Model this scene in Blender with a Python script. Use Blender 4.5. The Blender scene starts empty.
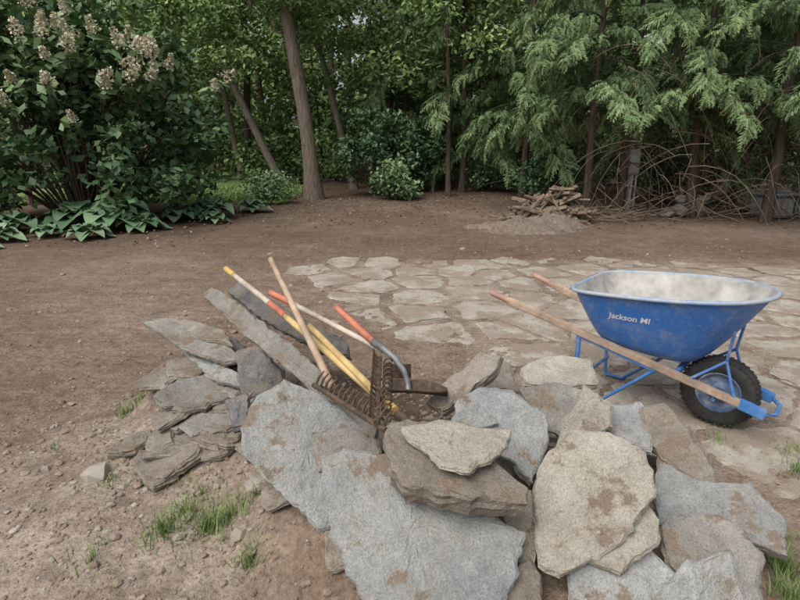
import bpy, math, random
import numpy as np
from mathutils import Matrix, Vector, noise
from mathutils.bvhtree import BVHTree
rng=np.random.default_rng(7); random.seed(7)
sc=bpy.context.scene
D=bpy.data
# ---------------- helpers
def link(ob):
    sc.collection.objects.link(ob); return ob
def empty(name,loc=(0,0,0)):
    e=D.objects.new(name,None); e.location=loc; e.empty_display_size=.2; return link(e)
def mesh_np(name,V,Fq,mat,shade=None,smooth=False,parent=None):
    V=np.asarray(V,dtype=np.float32); Fq=np.asarray(Fq,dtype=np.int32)
    me=D.meshes.new(name); k=Fq.shape[1]; n=len(Fq)
    me.vertices.add(len(V)); me.vertices.foreach_set('co',V.ravel())
    me.loops.add(n*k); me.loops.foreach_set('vertex_index',Fq.ravel())
    me.polygons.add(n); me.polygons.foreach_set('loop_start',np.arange(0,n*k,k,dtype=np.int32))
    me.polygons.foreach_set('use_smooth',np.full(n,smooth,dtype=bool))
    me.update(calc_edges=True)
    if shade is not None:
        a=me.attributes.new('shade','FLOAT','FACE'); a.data.foreach_set('value',np.asarray(shade,dtype=np.float32))
    me.materials.append(mat)
    ob=D.objects.new(name,me); link(ob)
    if parent: ob.parent=parent
    return ob
def mesh_py(name,V,F,mat,parent=None,smooth=False):
    me=D.meshes.new(name); me.from_pydata([tuple(v) for v in V],[],F); me.update()
    for p in me.polygons: p.use_smooth=smooth
    me.materials.append(mat); ob=D.objects.new(name,me); link(ob)
    if parent: ob.parent=parent
    return ob
def nodes(name):
    m=D.materials.new(name); m.use_nodes=True; nt=m.node_tree; nt.nodes.clear()
    o=nt.nodes.new('ShaderNodeOutputMaterial')
    def N(t,**kw):
        nd=nt.nodes.new('ShaderNode'+t)
        for a,b in kw.items(): setattr(nd,a,b)
        return nd
    def L(a,b): nt.links.new(a,b)
    return m,N,L,o
def ramp(N,stops):
    r=N('ValToRGB'); cr=r.color_ramp
    while len(cr.elements)<len(stops): cr.elements.new(.5)
    for e,(p,c) in zip(cr.elements,stops):
        e.position=p; e.color=(c[0],c[1],c[2],1) if hasattr(c,'__len__') else (c,c,c,1)
    return r
def noisen(N,L,vec,scale,detail=6,rough=.6):
    n=N('TexNoise'); n.inputs['Scale'].default_value=scale; n.inputs['Detail'].default_value=min(detail,3); n.inputs['Roughness'].default_value=rough
    if vec is not None: L(vec,n.inputs['Vector'])
    return n
def mixc(N,L,f,a,b,mode='MIX'):
    m=N('Mix',data_type='RGBA',blend_type=mode)
    for s,v in ((0,f),(6,a),(7,b)):
        if hasattr(v,'links'): L(v,m.inputs[s])
        elif s==0: m.inputs[0].default_value=v
        else: m.inputs[s].default_value=(*v,1)
    return m.outputs[2]
def leaf_mat(name,stops,trans=0,rough=.55):
    m,N,L,o=nodes(name)
    a=N('Attribute'); a.attribute_name='shade'
    r=ramp(N,stops); L(a.outputs['Fac'],r.inputs[0])
    if trans>0:
        p=N('BsdfPrincipled'); p.inputs['Roughness'].default_value=rough; p.inputs['Specular IOR Level'].default_value=.3
        L(r.outputs[0],p.inputs['Base Color']); L(p.outputs[0],o.inputs[0])
    else:
        p=N('BsdfDiffuse'); L(r.outputs[0],p.inputs['Color']); L(p.outputs[0],o.inputs[0])
    return m
def bark_mat(name,c1,c2,sc_=(9,9,1.5)):
    m,N,L,o=nodes(name)
    tc=N('TexCoord'); mp=N('Mapping'); mp.inputs['Scale'].default_value=sc_; L(tc.outputs['Object'],mp.inputs[0])
    n=noisen(N,L,mp.outputs[0],2.5,8,.7); r=ramp(N,[(.3,c1),(.7,c2)]); L(n.outputs[0],r.inputs[0])
    p=N('BsdfDiffuse'); L(r.outputs[0],p.inputs['Color'])
    b=N('Bump'); b.inputs['Strength'].default_value=.8; b.inputs['Distance'].default_value=.03; L(n.outputs[0],b.inputs['Height']); L(b.outputs[0],p.inputs['Normal'])
    L(p.outputs[0],o.inputs[0]); return m
def tube(pts,rad,sides=8):
    pts=[Vector(p) for p in pts]; V=[];Fs=[]
    for i,p in enumerate(pts):
        d=(pts[min(i+1,len(pts)-1)]-pts[max(i-1,0)]).normalized()
        u=d.cross(Vector((0,1,0)) if abs(d.y)<.9 else Vector((1,0,0))).normalized(); w=d.cross(u)
        for s in range(sides):
            a=2*math.pi*s/sides; q=p+(u*math.cos(a)+w*math.sin(a))*rad[i]; V.append(q[:])
    for i in range(len(pts)-1):
        for s in range(sides):
            s2=(s+1)%sides; Fs.append((i*sides+s,i*sides+s2,(i+1)*sides+s2,(i+1)*sides+s))
    return V,Fs
def tubec(pts,rad,sides=12):
    V,F=tube(pts,rad,sides)
    n=len(V); F=[tuple(f) for f in F]; F.append(tuple(range(sides))[::-1]); F.append(tuple(range(n-sides,n))); return V,F
class Acc:
    def __init__(s): s.V=[];s.F=[];s.S=[];s.n=0
    def add(s,V,F,sh=0.5):
        V=np.asarray(V,dtype=float);F=np.asarray(F); s.V.append(V); s.F.append(F+s.n); s.n+=len(V)
        s.S.append(np.full(len(F),sh) if np.isscalar(sh) else np.asarray(sh))
    def obj(s,name,mat,parent=None,smooth=False):
        return mesh_np(name,np.concatenate(s.V),np.concatenate(s.F),mat,np.concatenate(s.S),smooth,parent)
class Poly:
    def __init__(s): s.V=[];s.F=[]
    def add(s,V,F):
        n=len(s.V); s.V+=[tuple(v) for v in V]; s.F+=[tuple(i+n for i in f) for f in F]
    def obj(s,name,mat,parent=None,smooth=False): return mesh_py(name,s.V,s.F,mat,parent,smooth)
def leaves(C,size,asp=.5,up=.35):
    n=len(C); nrm=rng.normal(size=(n,3)); nrm[:,2]=np.abs(nrm[:,2])+up; nrm/=np.linalg.norm(nrm,axis=1)[:,None]
    t=rng.normal(size=(n,3)); t[:,2]-=.5; t-=nrm*(t*nrm).sum(1)[:,None]; t/=np.linalg.norm(t,axis=1)[:,None]
    b=np.cross(nrm,t); L=(size*rng.uniform(.65,1.25,n))[:,None]; W=L*asp*.5
    V=np.stack([C-t*L*.5, C+b*W-t*L*.05, C+t*L*.5, C-b*W-t*L*.05],1).reshape(-1,3)
    F=np.arange(4*n).reshape(n,4); return V,F
def blob(n,c,r,shell=.5):
    d=rng.normal(size=(n,3)); d/=np.linalg.norm(d,axis=1)[:,None]
    rr=rng.uniform(0,1,n)**shell
    return np.asarray(c)+d*rr[:,None]*np.asarray(r), d*rr[:,None]
def clumps(acc,n,boxf,per,rad,size,base=.45,asp=.55):
    for i in range(n):
        c=boxf(); r=rad*random.uniform(.6,1.4)
        C,d=blob(per,c,(r,r,r*.55),.45)
        V,F=leaves(C,size,asp)
        s=base+random.uniform(-.22,.22)+d[:,2]*.25+rng.normal(0,.07,per)  # leaf tone rises with height in the clump: top light painted into the colour
        acc.add(V,F,np.clip(s,0,1))
def U(a,b): return random.uniform(a,b)
# ---------------- materials
M_leafF=leaf_mat('forest_leaf',[(0,(.04,.06,.028)),(.45,(.13,.20,.075)),(.75,(.25,.34,.13)),(1,(.38,.46,.22))])  # leaf colours raised, painting in the haze over the forest
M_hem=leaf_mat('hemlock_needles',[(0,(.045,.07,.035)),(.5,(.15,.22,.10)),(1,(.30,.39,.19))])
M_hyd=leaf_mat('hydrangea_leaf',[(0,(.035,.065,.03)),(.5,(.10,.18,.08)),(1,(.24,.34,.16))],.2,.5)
M_pet=leaf_mat('hydrangea_petal',[(0,(.42,.39,.25)),(.5,(.60,.57,.42)),(1,(.66,.55,.46))])
M_host=leaf_mat('hosta_leaf',[(0,(.06,.11,.06)),(.5,(.13,.23,.12)),(1,(.30,.40,.24))],.15,.5)
M_gras=leaf_mat('grass_blade',[(0,(.10,.15,.04)),(.6,(.20,.29,.10)),(1,(.38,.38,.2))])
M_bark=bark_mat('bark_grey',(.10,.078,.062),(.24,.195,.155))
M_barkd=bark_mat('bark_dark',(.04,.031,.024),(.13,.10,.078))
M_barkp=bark_mat('bark_pale',(.11,.09,.075),(.25,.215,.175))
M_twig=bark_mat('dead_twig',(.10,.072,.052),(.28,.215,.165),(3,3,3))
def ground_mat():
    m,N,L,o=nodes('dirt')
    tc=N('TexCoord'); P=tc.outputs['Object']
    a=noisen(N,L,P,.5,2,.55); b=noisen(N,L,P,3.5,3,.65); c=noisen(N,L,P,46,3,.8); e=noisen(N,L,P,12,2,.7)
    mp=N('Mapping'); mp.inputs['Rotation'].default_value=(0,0,.5); mp.inputs['Scale'].default_value=(.7,14,1); L(P,mp.inputs[0]); st=noisen(N,L,mp.outputs[0],1,1,.5)
    r1=ramp(N,[(.35,(.205,.145,.106)),(.55,(.255,.188,.142)),(.72,(.32,.25,.20))]); L(a.outputs[0],r1.inputs[0])
    r2=ramp(N,[(.3,.78),(.7,1.14)]); L(b.outputs[0],r2.inputs[0])
    r3=ramp(N,[(.28,.42),(.46,.93),(.56,1.03),(.75,1.5)]); L(c.outputs[0],r3.inputs[0])
    r4=ramp(N,[(.35,.82),(.6,1.07)]); L(e.outputs[0],r4.inputs[0])
    r5=ramp(N,[(.35,.92),(.65,1.06)]); L(st.outputs[0],r5.inputs[0])
    g=mixc(N,L,1.0,r3.outputs[0],r4.outputs[0],'MULTIPLY')
    x=mixc(N,L,1.0,r1.outputs[0],r2.outputs[0],'MULTIPLY'); x=mixc(N,L,1.0,x,r5.outputs[0],'MULTIPLY')
    at=N('Attribute'); at.attribute_name='dry'
    f=N('Math',operation='MULTIPLY'); L(at.outputs['Fac'],f.inputs[0])
    rr=ramp(N,[(.36,.25),(.6,1)]); L(b.outputs[0],rr.inputs[0]); L(rr.outputs[0],f.inputs[1])
    x=mixc(N,L,f.outputs[0],x,(.41,.345,.28))
    a2=N('Attribute'); a2.attribute_name='humus'
    x=mixc(N,L,a2.outputs['Fac'],x,(.095,.068,.052))
    x=mixc(N,L,1.0,x,g,'MULTIPLY')
    p=N('BsdfDiffuse'); L(x,p.inputs['Color'])
    bp=N('Bump'); bp.inputs['Strength'].default_value=.9; bp.inputs['Distance'].default_value=.016
    ad=N('Math',operation='ADD'); L(c.outputs[0],ad.inputs[0]); L(e.outputs[0],ad.inputs[1]); L(ad.outputs[0],bp.inputs['Height'])
    L(bp.outputs[0],p.inputs['Normal']); L(p.outputs[0],o.inputs[0]); return m
def simple(name,stops,scale=8,rough=.85,bump=.4,dist=.01,metal=0):
    m,N,L,o=nodes(name); tc=N('TexCoord'); n=noisen(N,L,tc.outputs['Object'],scale,3,.7)
    r=ramp(N,stops); L(n.outputs[0],r.inputs[0]); p=N('BsdfPrincipled'); p.inputs['Roughness'].default_value=rough; p.inputs['Metallic'].default_value=metal
    L(r.outputs[0],p.inputs['Base Color']); b=N('Bump'); b.inputs['Strength'].default_value=bump; b.inputs['Distance'].default_value=dist
    L(n.outputs[0],b.inputs['Height']); L(b.outputs[0],p.inputs['Normal']); L(p.outputs[0],o.inputs[0]); return m
def stone_mat(name,c1,c2,dirt=.5,lichen=.3,dcol=(.21,.16,.12),dscale=5.5,stain=.5):
    m,N,L,o=nodes(name); tc=N('TexCoord'); oi=N('ObjectInfo')
    sc2=N('Math',operation='MULTIPLY'); L(oi.outputs['Random'],sc2.inputs[0]); sc2.inputs[1].default_value=37
    ad=N('VectorMath',operation='ADD'); L(tc.outputs['Object'],ad.inputs[0]); L(sc2.outputs[0],ad.inputs[1]); P=ad.outputs[0]
    a=noisen(N,L,P,3.6,3,.65); b=noisen(N,L,P,19,3,.75); c=noisen(N,L,P,150,2,.75); d=N('TexNoise'); d.inputs['Scale'].default_value=dscale; d.inputs['Detail'].default_value=6; d.inputs['Roughness'].default_value=.7; L(P,d.inputs['Vector'])
    r=ramp(N,[(.35,c1),(.65,c2)]); L(a.outputs[0],r.inputs[0])
    rb=ramp(N,[(.3,.80),(.5,1),(.72,1.12)]); L(b.outputs[0],rb.inputs[0]); rc=ramp(N,[(.3,.72),(.7,1.22)]); L(c.outputs[0],rc.inputs[0])
    x=mixc(N,L,1.0,r.outputs[0],rb.outputs[0],'MULTIPLY')
    vr=N('MapRange'); L(oi.outputs['Random'],vr.inputs[0]); vr.inputs[3].default_value=.84; vr.inputs[4].default_value=1.10
    x=mixc(N,L,1.0,x,vr.outputs[0],'MULTIPLY')
    rl=ramp(N,[(.30,lichen),(.40,0)]); L(d.outputs[0],rl.inputs[0]); x=mixc(N,L,rl.outputs[0],x,(.5,.49,.44))
    # warm tan staining that follows the big mottling, then real soil patches
    rs=ramp(N,[(.45,0),(.62,stain)]); L(d.outputs[0],rs.inputs[0]); x=mixc(N,L,rs.outputs[0],x,(.33,.285,.225))
    rd=ramp(N,[(.60-.14*dirt,0),(.655-.14*dirt,.92)]); L(d.outputs[0],rd.inputs[0])
    ge=N('NewGeometry'); sx=N('SeparateXYZ'); L(ge.outputs['True Normal'],sx.inputs[0]); ru=ramp(N,[(.3,0),(.75,1)]); L(sx.outputs[2],ru.inputs[0])
    mm=N('Math',operation='MULTIPLY'); L(rd.outputs[0],mm.inputs[0]); L(ru.outputs[0],mm.inputs[1])
    x=mixc(N,L,mm.outputs[0],x,dcol)
    x=mixc(N,L,1.0,x,rc.outputs[0],'MULTIPLY')
    p=N('BsdfPrincipled'); p.inputs['Roughness'].default_value=.88; p.inputs['Specular IOR Level'].default_value=.2; L(x,p.inputs['Base Color'])
    s1=N('Math',operation='MULTIPLY_ADD'); L(b.outputs[0],s1.inputs[0]); s1.inputs[1].default_value=2.2; L(c.outputs[0],s1.inputs[2])
    bp=N('Bump'); bp.inputs['Strength'].default_value=.8; bp.inputs['Distance'].default_value=.007; L(s1.outputs[0],bp.inputs['Height']); L(bp.outputs[0],p.inputs['Normal'])
    L(p.outputs[0],o.inputs[0]); return m
M_dirt=ground_mat()
M_lawn=simple('lawn_turf',[(.3,(.09,.14,.04)),(.7,(.19,.27,.09))],6,.9,.8,.03)
M_fenc=simple('fence_wood',[(.3,(.06,.04,.03)),(.7,(.17,.12,.09))],12)
SG=stone_mat('stone_bluegrey',(.26,.27,.265),(.36,.365,.35),.35,.4)
ST=stone_mat('stone_tan',(.33,.30,.25),(.44,.405,.34),.2,.3)
SB=stone_mat('stone_brown',(.20,.17,.14),(.31,.27,.225),.55,.25)
SD=stone_mat('stone_dark',(.11,.11,.108),(.20,.195,.185),.4,.25)
SW=stone_mat('stone_weathered',(.215,.20,.18),(.31,.295,.265),.45,.3)
SP=stone_mat('patio_stone',(.34,.295,.24),(.45,.405,.34),.9,.1,(.32,.255,.20),2.6,.3)
# ---------------- surveyed stones: name, centre(cm), z, tilt, roll, outline(cm), thickness, material
ST_=[
('s1',4,159,.34,35,0,[-33,27,-24,29,-9,28,15,14,37,0,33,-12,28,-21,8,-23,-13,-20,-21,-12,-28,4],.06,SG),
('s2',-36,198,.40,40,8,[-27,7,-24,21,-15,30,1,26,27,9,31,-3,16,-8,13,-27,9,-27,-9,-15,-23,-4],.05,SG),
('s3',16,169,.54,14,3,[-22,17,-14,21,-1,18,18,0,25,-10,24,-15,2,-14,-15,-11,-21,2],.085,SB),
('s4',18,172,.60,14,0,[-18,8,-4,11,20,5,18,-2,4,-13,-5,-10,-16,3],.035,ST),
('s5',29,231,.56,25,-20,[-20,-5,-6,5,9,13,18,7,15,1,-2,-8,-14,-12],.06,SB),
('s6',40,202,.50,30,5,[-18,10,-8,17,5,17,18,6,18,-5,9,-23,2,-15,-9,-6,-18,2],.05,SG),
('s7',69,226,.46,35,0,[-17,9,2,12,17,7,10,-2,-2,-14,-10,-9],.05,SW),
('s8',72,203,.50,50,-10,[4,15,13,5,10,-3,-3,-8,-14,-9,-8,1],.03,ST),
('s9',62,166,.42,38,-5,[2,24,14,23,25,15,24,1,13,-11,0,-19,-13,-23,-19,-19,-18,-6,-16,7,-10,16],.07,ST),
('s10',108,199,.42,35,-15,[-7,20,3,19,8,5,9,-12,7,-18,-1,-13,-8,-3,-12,6],.06,SB),
('s11',115,176,.30,25,-15,[-11,28,-1,13,14,8,18,-8,11,-19,2,-12,-11,-5,-24,0],.05,SG),
('s12',101,156,.28,35,-8,[-13,11,-1,15,12,10,16,-1,9,-15,-10,-15,-14,-1],.06,SW),
('s13',71,152,.24,38,0,[-16,6,-1,11,11,8,18,0,7,-10,-18,-12],.06,SG),
('s14',81,276,.40,12,0,[-18,4,-3,16,22,13,19,-9,-2,-13,-18,-8],.05,ST),
('s16',93,144,.24,50,0,[-15,-2,-2,9,11,12,13,-2,8,-8,-15,-8],.05,SG),
('s17',38,149,.22,30,10,[-12,-1,4,10,8,5,7,-4,-7,-9],.06,SB),
('s18',76,158,.33,30,0,[-16,-7,6,15,10,6,8,-2,-7,-10],.05,ST),
('s19',-20,196,.44,35,5,[-15,5,0,9,12,3,13,-7,-10,-10],.05,SW),
('s20',42,166,.30,40,10,[-9,7,3,14,6,4,3,-14,-3,-10],.06,ST),
('s21',94,210,.47,25,0,[-12,8,7,11,10,3,3,-14,-9,-7],.05,SG),
('s22',114,204,.36,20,-10,[8,14,9,-2,0,-12,-12,-5,-5,8],.05,SB),
('s23',28,202,.52,20,0,[-6,4,6,6,11,-2,-1,-6,-9,-2],.05,SG),
('s24',46,257,.46,20,0,[-11,12,9,10,10,-10,-8,-10],.05,SB),
('l1',-115,309,.44,12,-8,[-46,35,-31,36,20,-8,30,-23,22,-25,-6,-6],.035,SW),
('l2',-119,322,.47,10,-12,[-41,31,-19,24,17,-7,27,-26,9,-15],.03,SB),
('l3',-107,276,.30,12,6,[-19,-8,-13,7,1,14,24,10,18,-6,-10,-15],.04,SW),
('l4',-100,290,.36,18,-15,[-25,24,-10,17,15,-9,18,-21,-2,-7],.035,SG),
('l5',-91,252,.24,10,5,[-15,-4,-8,7,14,8,17,-1,-7,-10],.035,SW),
('l6',-85,245,.18,10,5,[-13,-2,-5,7,9,9,14,-5,-5,-8],.04,SD),
('l7',-81,225,.08,6,0,[-17,1,-4,5,11,9,20,-3,2,-7,-12,-4],.03,SB),
('l8',-51,255,.55,30,-35,[-52,97,-44,95,-36,84,4,4,20,-35,30,-59,27,-63,17,-51,-1,-9,-27,42],.045,SW),
('l9',-66,330,.50,20,-20,[-50,62,-42,70,-1,11,34,-36,36,-50,19,-37,-21,14],.05,SD),
('l10',-70,267,.42,60,20,[-16,7,-8,14,10,6,14,-2,4,-10,-4,-15],.05,SD),
('l11',-103,313,.40,20,-5,[-18,8,-9,21,14,-1,14,-15,-2,-10],.04,SD),
('l12',-75,242,.35,25,0,[-8,7,2,11,7,-8,-1,-9],.06,SD),
]
# ---------------- ground
def sm(a,b,x):
    t=min(1,max(0,(x-a)/(b-a))); return t*t*(3-2*t)
anch=[(s[1]/100,s[2]/100,s[3]-.13-s[7]*.5) for s in ST_ if s[0] not in('l8','l9','s3','s4')]+[(-.15,2.5,.36),(.15,2.75,.36),(.35,3.0,.22),(-.1,3.0,.28),(-.5,2.9,.34),(-.7,3.3,.3),(-.35,3.2,.22),(0,1.85,.36),(.15,1.8,.38),(.3,2.5,.36),(.1,2.25,.38),(-.3,2.3,.36),(-.55,2.4,.3)]
AN=np.array(anch)
def mound(X,Y):
    X=np.asarray(X);Y=np.asarray(Y); num=np.zeros_like(X);den=np.full_like(X,.35)
    for ax,ay,az in AN:
        w=np.exp(-((X-ax)**2+(Y-ay)**2)/.19**2); num+=w*max(az,.02); den+=w
    h=num/den
    d=np.hypot((X+1.1)/1.0,(Y-2.5)/1.3); t=np.clip((1.2-d)/1.0,0,1); h+=.09*t*t*(3-2*t)
    return h
def patio_in(x,y,b=.4):
    e=x-(-1.3+1.0*max(0,6.3-y)*.72); return sm(-b,b,e)*(1-sm(6.9,7.5,y))*sm(3.0,3.5,y+max(0,x-.9)*1.6)*(1-sm(5.2,6,x))
def nz(x,y):
    k=.016*noise.noise(Vector((x*1.7,y*1.7,0)))+.010*noise.noise(Vector((x*6,y*6,3)))+.008*noise.noise(Vector((x*15,y*15,5)))
    if y<9 and abs(x)<6: k+=.007*noise.noise(Vector((x*35,y*35,9)))
    k*=1-.6*patio_in(x,y)
    return k+.10*noise.noise(Vector((x*.25,y*.25,8)))*sm(9,14,y)
def gh(x,y): return float(mound(np.array([x],dtype=float),np.array([y],dtype=float))[0])+nz(x,y)
def axis(lo,a,b,hi,f,c):
    s=list(np.arange(a,b,f)); x=b; st=f
    while x<hi: s.append(x); st=min(st*1.12,c); x+=st
    s.append(hi); x=a; st=f; pre=[]
    while True:
        st=min(st*1.12,c); x-=st
        if x<=lo: break
        pre.append(x)
    pre.append(lo); return np.array(pre[::-1]+s)
xs=axis(-120,-3,3.4,120,.024,5); ys=axis(-30,1.0,6,160,.024,5)
XX,YY=np.meshgrid(xs,ys); HH=mound(XX,YY)
V=[];dry=[];hum=[]
for j,y in enumerate(ys):
    for i,x in enumerate(xs):
        V.append((x,y,HH[j,i]+nz(x,y)))
        left=(1-sm(-.8,-.3,x))*sm(-2.8,-1.2,x)*(1-sm(2.6,3.8,y))
        dry.append(min(1,max(.7*left,.6*patio_in(x,y,.8))))
        w=.6*noise.noise(Vector((x*.9,y*.9,2)))+.3*noise.noise(Vector((x*3,y*3,2)))
        bed=sm(-.5,.5,1-math.hypot((x+6.2)/3.6,(y-10.6)/2.5)+w*.5) if x<-1 else 0
        wood=sm(-.8,.8,y-12.6+max(0,x-2)*.28+w) if y>9 else 0
        ring=.28*sm(-.6,.6,y-7.3+w)
        toolbed=.75*sm(0,.5,1-math.hypot((x-.05)/.75,(y-2.85)/.55)+w*.4)
        hum.append(min(.9,max(.75*bed,.6*wood,ring,toolbed)))
nx=len(xs);ny=len(ys)
idx=np.arange(nx*ny).reshape(ny,nx)
Fq=np.stack([idx[:-1,:-1],idx[:-1,1:],idx[1:,1:],idx[1:,:-1]],-1).reshape(-1,4)
g=mesh_np('ground',V,Fq,M_dirt,None,True)
a=g.data.attributes.new('dry','FLOAT','POINT'); a.data.foreach_set('value',np.array(dry,dtype=np.float32))
a=g.data.attributes.new('humus','FLOAT','POINT'); a.data.foreach_set('value',np.array(hum,dtype=np.float32))
def inpoly(outline,x,y):
    c=False
    for i in range(len(outline)):
        x1,y1=outline[i];x2,y2=outline[i-1]
        if (y1>y)!=(y2>y) and x<(x2-x1)*(y-y1)/(y2-y1)+x1: c=not c
    return c
def sheet(name,outline,mat,dz,step=.25):
    xs=[p[0] for p in outline]; ys_=[p[1] for p in outline]
    V=[];F=[];mp={}
    def vid(i,j):
        if (i,j) not in mp:
            x=min(xs)+i*step;y=min(ys_)+j*step
            mp[(i,j)]=len(V);V.append((x+.3*step*noise.noise(Vector((i*3.3,j*2.1,1))),y+.3*step*noise.noise(Vector((i*2.3,j*3.1,7))),gh(x,y)+dz))
        return mp[(i,j)]
    for i in range(int((max(xs)-min(xs))/step)+1):
        for j in range(int((max(ys_)-min(ys_))/step)+1):
            x=min(xs)+(i+.5)*step;y=min(ys_)+(j+.5)*step
            if inpoly(outline,x+.35*noise.noise(Vector((x*2,y*2,0))),y+.5*noise.noise(Vector((x*2.5,y*2.5,4)))):
                F.append((vid(i,j),vid(i+1,j),vid(i+1,j+1),vid(i,j+1)))
    return mesh_np(name,V,F,mat,None,True)
sheet('lawn',[(-14,13.6),(-6,13.4),(-3.4,13.6),(-3.0,15.5),(-3.2,22),(-14,22)],M_lawn,.03,.2)
# ---------------- slabs
def slab_geo(outl,th,seed,res=.022,rough=1.0,amp=1.0):
    pts=[Vector((outl[i]/100,outl[i+1]/100,0)) for i in range(0,len(outl),2)]
    ar=sum(pts[i-1].x*pts[i].y-pts[i].x*pts[i-1].y for i in range(len(pts)))
    if ar<0: pts=pts[::-1]
    c=sum(pts,Vector())/len(pts); rs=[]
    for i in range(len(pts)):
        a=pts[i];b=pts[(i+1)%len(pts)]; n=max(1,round((b-a).length/res))
        for k in range(n):
            p=a.lerp(b,k/n); nn=Vector(((b-a).y,-(b-a).x,0)).normalized()
            j=.010*noise.noise(Vector((p.x*14,p.y*14,seed)))+.008*noise.noise(Vector((p.x*45,p.y*45,seed)))
            rs.append(p+nn*j*rough)
    n=len(rs); V=[];F=[]
    levels=[(.93,-th),(.97,-th*.92),(.985,-th*.6),(1.0,-th*.45),(.98,-th*.28),(.995,-.008),(.965,-.001)]
    for q,(s,z) in enumerate(levels):
        for i,p in enumerate(rs):
            d=p-c; L=d.length; w=.008*rough*noise.noise(Vector((p.x*30,p.y*30,q*3.1+seed)))+.009*rough*noise.noise(Vector((p.x*9,p.y*9,q*1.7+seed)))
            k=(L-(1-s)*.28)/L if L>0 else 1
            v=c+d*(k+w/max(L,.01)); zz=z
            if q>=5: zz+=amp*(.005*noise.noise(Vector((p.x*9,p.y*9,seed)))+.003*noise.noise(Vector((p.x*28,p.y*28,seed))))
            V.append((v.x,v.y,zz))
    sc_=[.88,.74,.58,.42,.26,.12]
    for s in sc_:
        for i,p in enumerate(rs):
            v=c+(p-c)*s
            st=noise.noise(Vector((v.x*5,v.y*5,seed+9))); step=.004 if st>.05 else (-.003 if st<-.15 else 0)
            V.append((v.x,v.y,amp*(step+.006*noise.noise(Vector((v.x*7,v.y*7,seed)))+.0035*noise.noise(Vector((v.x*22,v.y*22,seed)))+.0015*noise.noise(Vector((v.x*60,v.y*60,seed))))))
    R=len(levels)+len(sc_)
    for q in range(R-1):
        for i in range(n):
            k=(i+1)%n; F.append((q*n+i,q*n+k,(q+1)*n+k,(q+1)*n+i))
    V.append((c.x,c.y,0)); ci=len(V)-1
    for i in range(n): F.append(((R-1)*n+i,(R-1)*n+(i+1)%n,ci))
    F.append(tuple(range(n))[::-1])
    return V,F
for i,(nm,cx,cy,z,ta,tb,ol,th,mt) in enumerate(ST_):
    V,F=slab_geo(ol,th,i*7.3)
    o=mesh_py('flagstone',V,F,mt); R=Matrix.Rotation(math.radians(tb),4,'Y')@Matrix.Rotation(math.radians(ta),4,'X')
    o.matrix_world=Matrix.Translation((cx/100,cy/100,z))@R
def rand_outline(r,n=7,asp=.7):
    o=[];a0=U(0,6)
    for k in range(n):
        a=a0+6.283*k/n+U(-.3,.3); rr=r*U(.75,1.15); o+=[rr*math.cos(a)*100,rr*math.sin(a)*asp*100]
    return o
def normal_at(x,y,e=.05):
    return Vector((gh(x-e,y)-gh(x+e,y),gh(x,y-e)-gh(x,y+e),2*e)).normalized()
pk=Poly()
for i in range(130):
    if i<80: x=U(-.55,1.3); y=U(1.35,2.75)
    else: x=U(-1.25,-.6)+U(-.1,.1); y=U(2.3,3.35)
    z=gh(x,y)
    if z<.10: continue
    V,F=slab_geo(rand_outline(U(.06,.15) if i<80 else U(.10,.2),6),U(.03,.05),i*3.1+200,.03)
    nn=normal_at(x,y,.1); R=nn.to_track_quat('Z','Y').to_matrix().to_4x4()@Matrix.Rotation(U(0,6.28),4,'Z')@Matrix.Rotation(U(-.2,.2),4,'X')
    if i>=80: R=Matrix.Rotation(U(-.15,.2),4,'X')@Matrix.Rotation(U(-.25,.1),4,'Y')@Matrix.Rotation(U(0,6.28),4,'Z')
    M=Matrix.Translation((x,y,z+U(.01,.05)))@R
    pk.add([M@Vector(v) for v in V],F)
pk.obj('stone_rubble_fill',SB)
# ---------------- pebbles and clods
def pebbles(name,n,posf,size,mat):
    ph=(1+5**.5)/2
    iv=np.array([(-1,ph,0),(1,ph,0),(-1,-ph,0),(1,-ph,0),(0,-1,ph),(0,1,ph),(0,-1,-ph),(0,1,-ph),(ph,0,-1),(ph,0,1),(-ph,0,-1),(-ph,0,1)])/1.9
    it=np.array([(0,11,5),(0,5,1),(0,1,7),(0,7,10),(0,10,11),(1,5,9),(5,11,4),(11,10,2),(10,7,6),(7,1,8),(3,9,4),(3,4,2),(3,2,6),(3,6,8),(3,8,9),(4,9,5),(2,4,11),(6,2,10),(8,6,7),(9,8,1)])
    P=np.array([posf() for _ in range(n)]); H=mound(P[:,0],P[:,1])+np.array([nz(x,y) for x,y in P]); VV=[];FF=[]
    for i in range(n):
        s=size()*np.array([U(.7,1.3),U(.7,1.3),U(.45,.9)]); v=iv*(1+rng.normal(0,.13,(12,1)))*s
        a=U(0,6.28); c,s_=math.cos(a),math.sin(a); v=v@np.array([[c,s_,0],[-s_,c,0],[0,0,1]]); VV.append(v+np.array([P[i,0],P[i,1],H[i]+s[2]*.25])); FF.append(it+12*i)
    return mesh_np(name,np.concatenate(VV),np.concatenate(FF),mat)
M_clod=simple('soil_clod',[(.3,(.18,.13,.098)),(.7,(.34,.27,.21))],5,.95,.6,.01)
M_peb=simple('pebble_stone',[(.3,(.22,.18,.145)),(.7,(.42,.38,.32))],4,.9,.4,.01)
pebbles('soil_clods',4200,lambda:(random.gauss(-1.0,1.1),abs(random.gauss(0,1.6))+1.2),lambda:.0035+random.expovariate(1/.0035),M_clod)
pebbles('soil_clods',1800,lambda:(random.gauss(.4,1.3),abs(random.gauss(0,.9))+2.3),lambda:.0035+random.expovariate(1/.004),M_clod)
pebbles('soil_clods',2500,lambda:(U(-6,5),U(3,9)),lambda:.004+random.expovariate(1/.004),M_clod)
pebbles('gravel',420,lambda:(random.gauss(-.95,.45),random.gauss(2.5,.55)),lambda:.004+random.expovariate(1/.007),M_peb)
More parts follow.
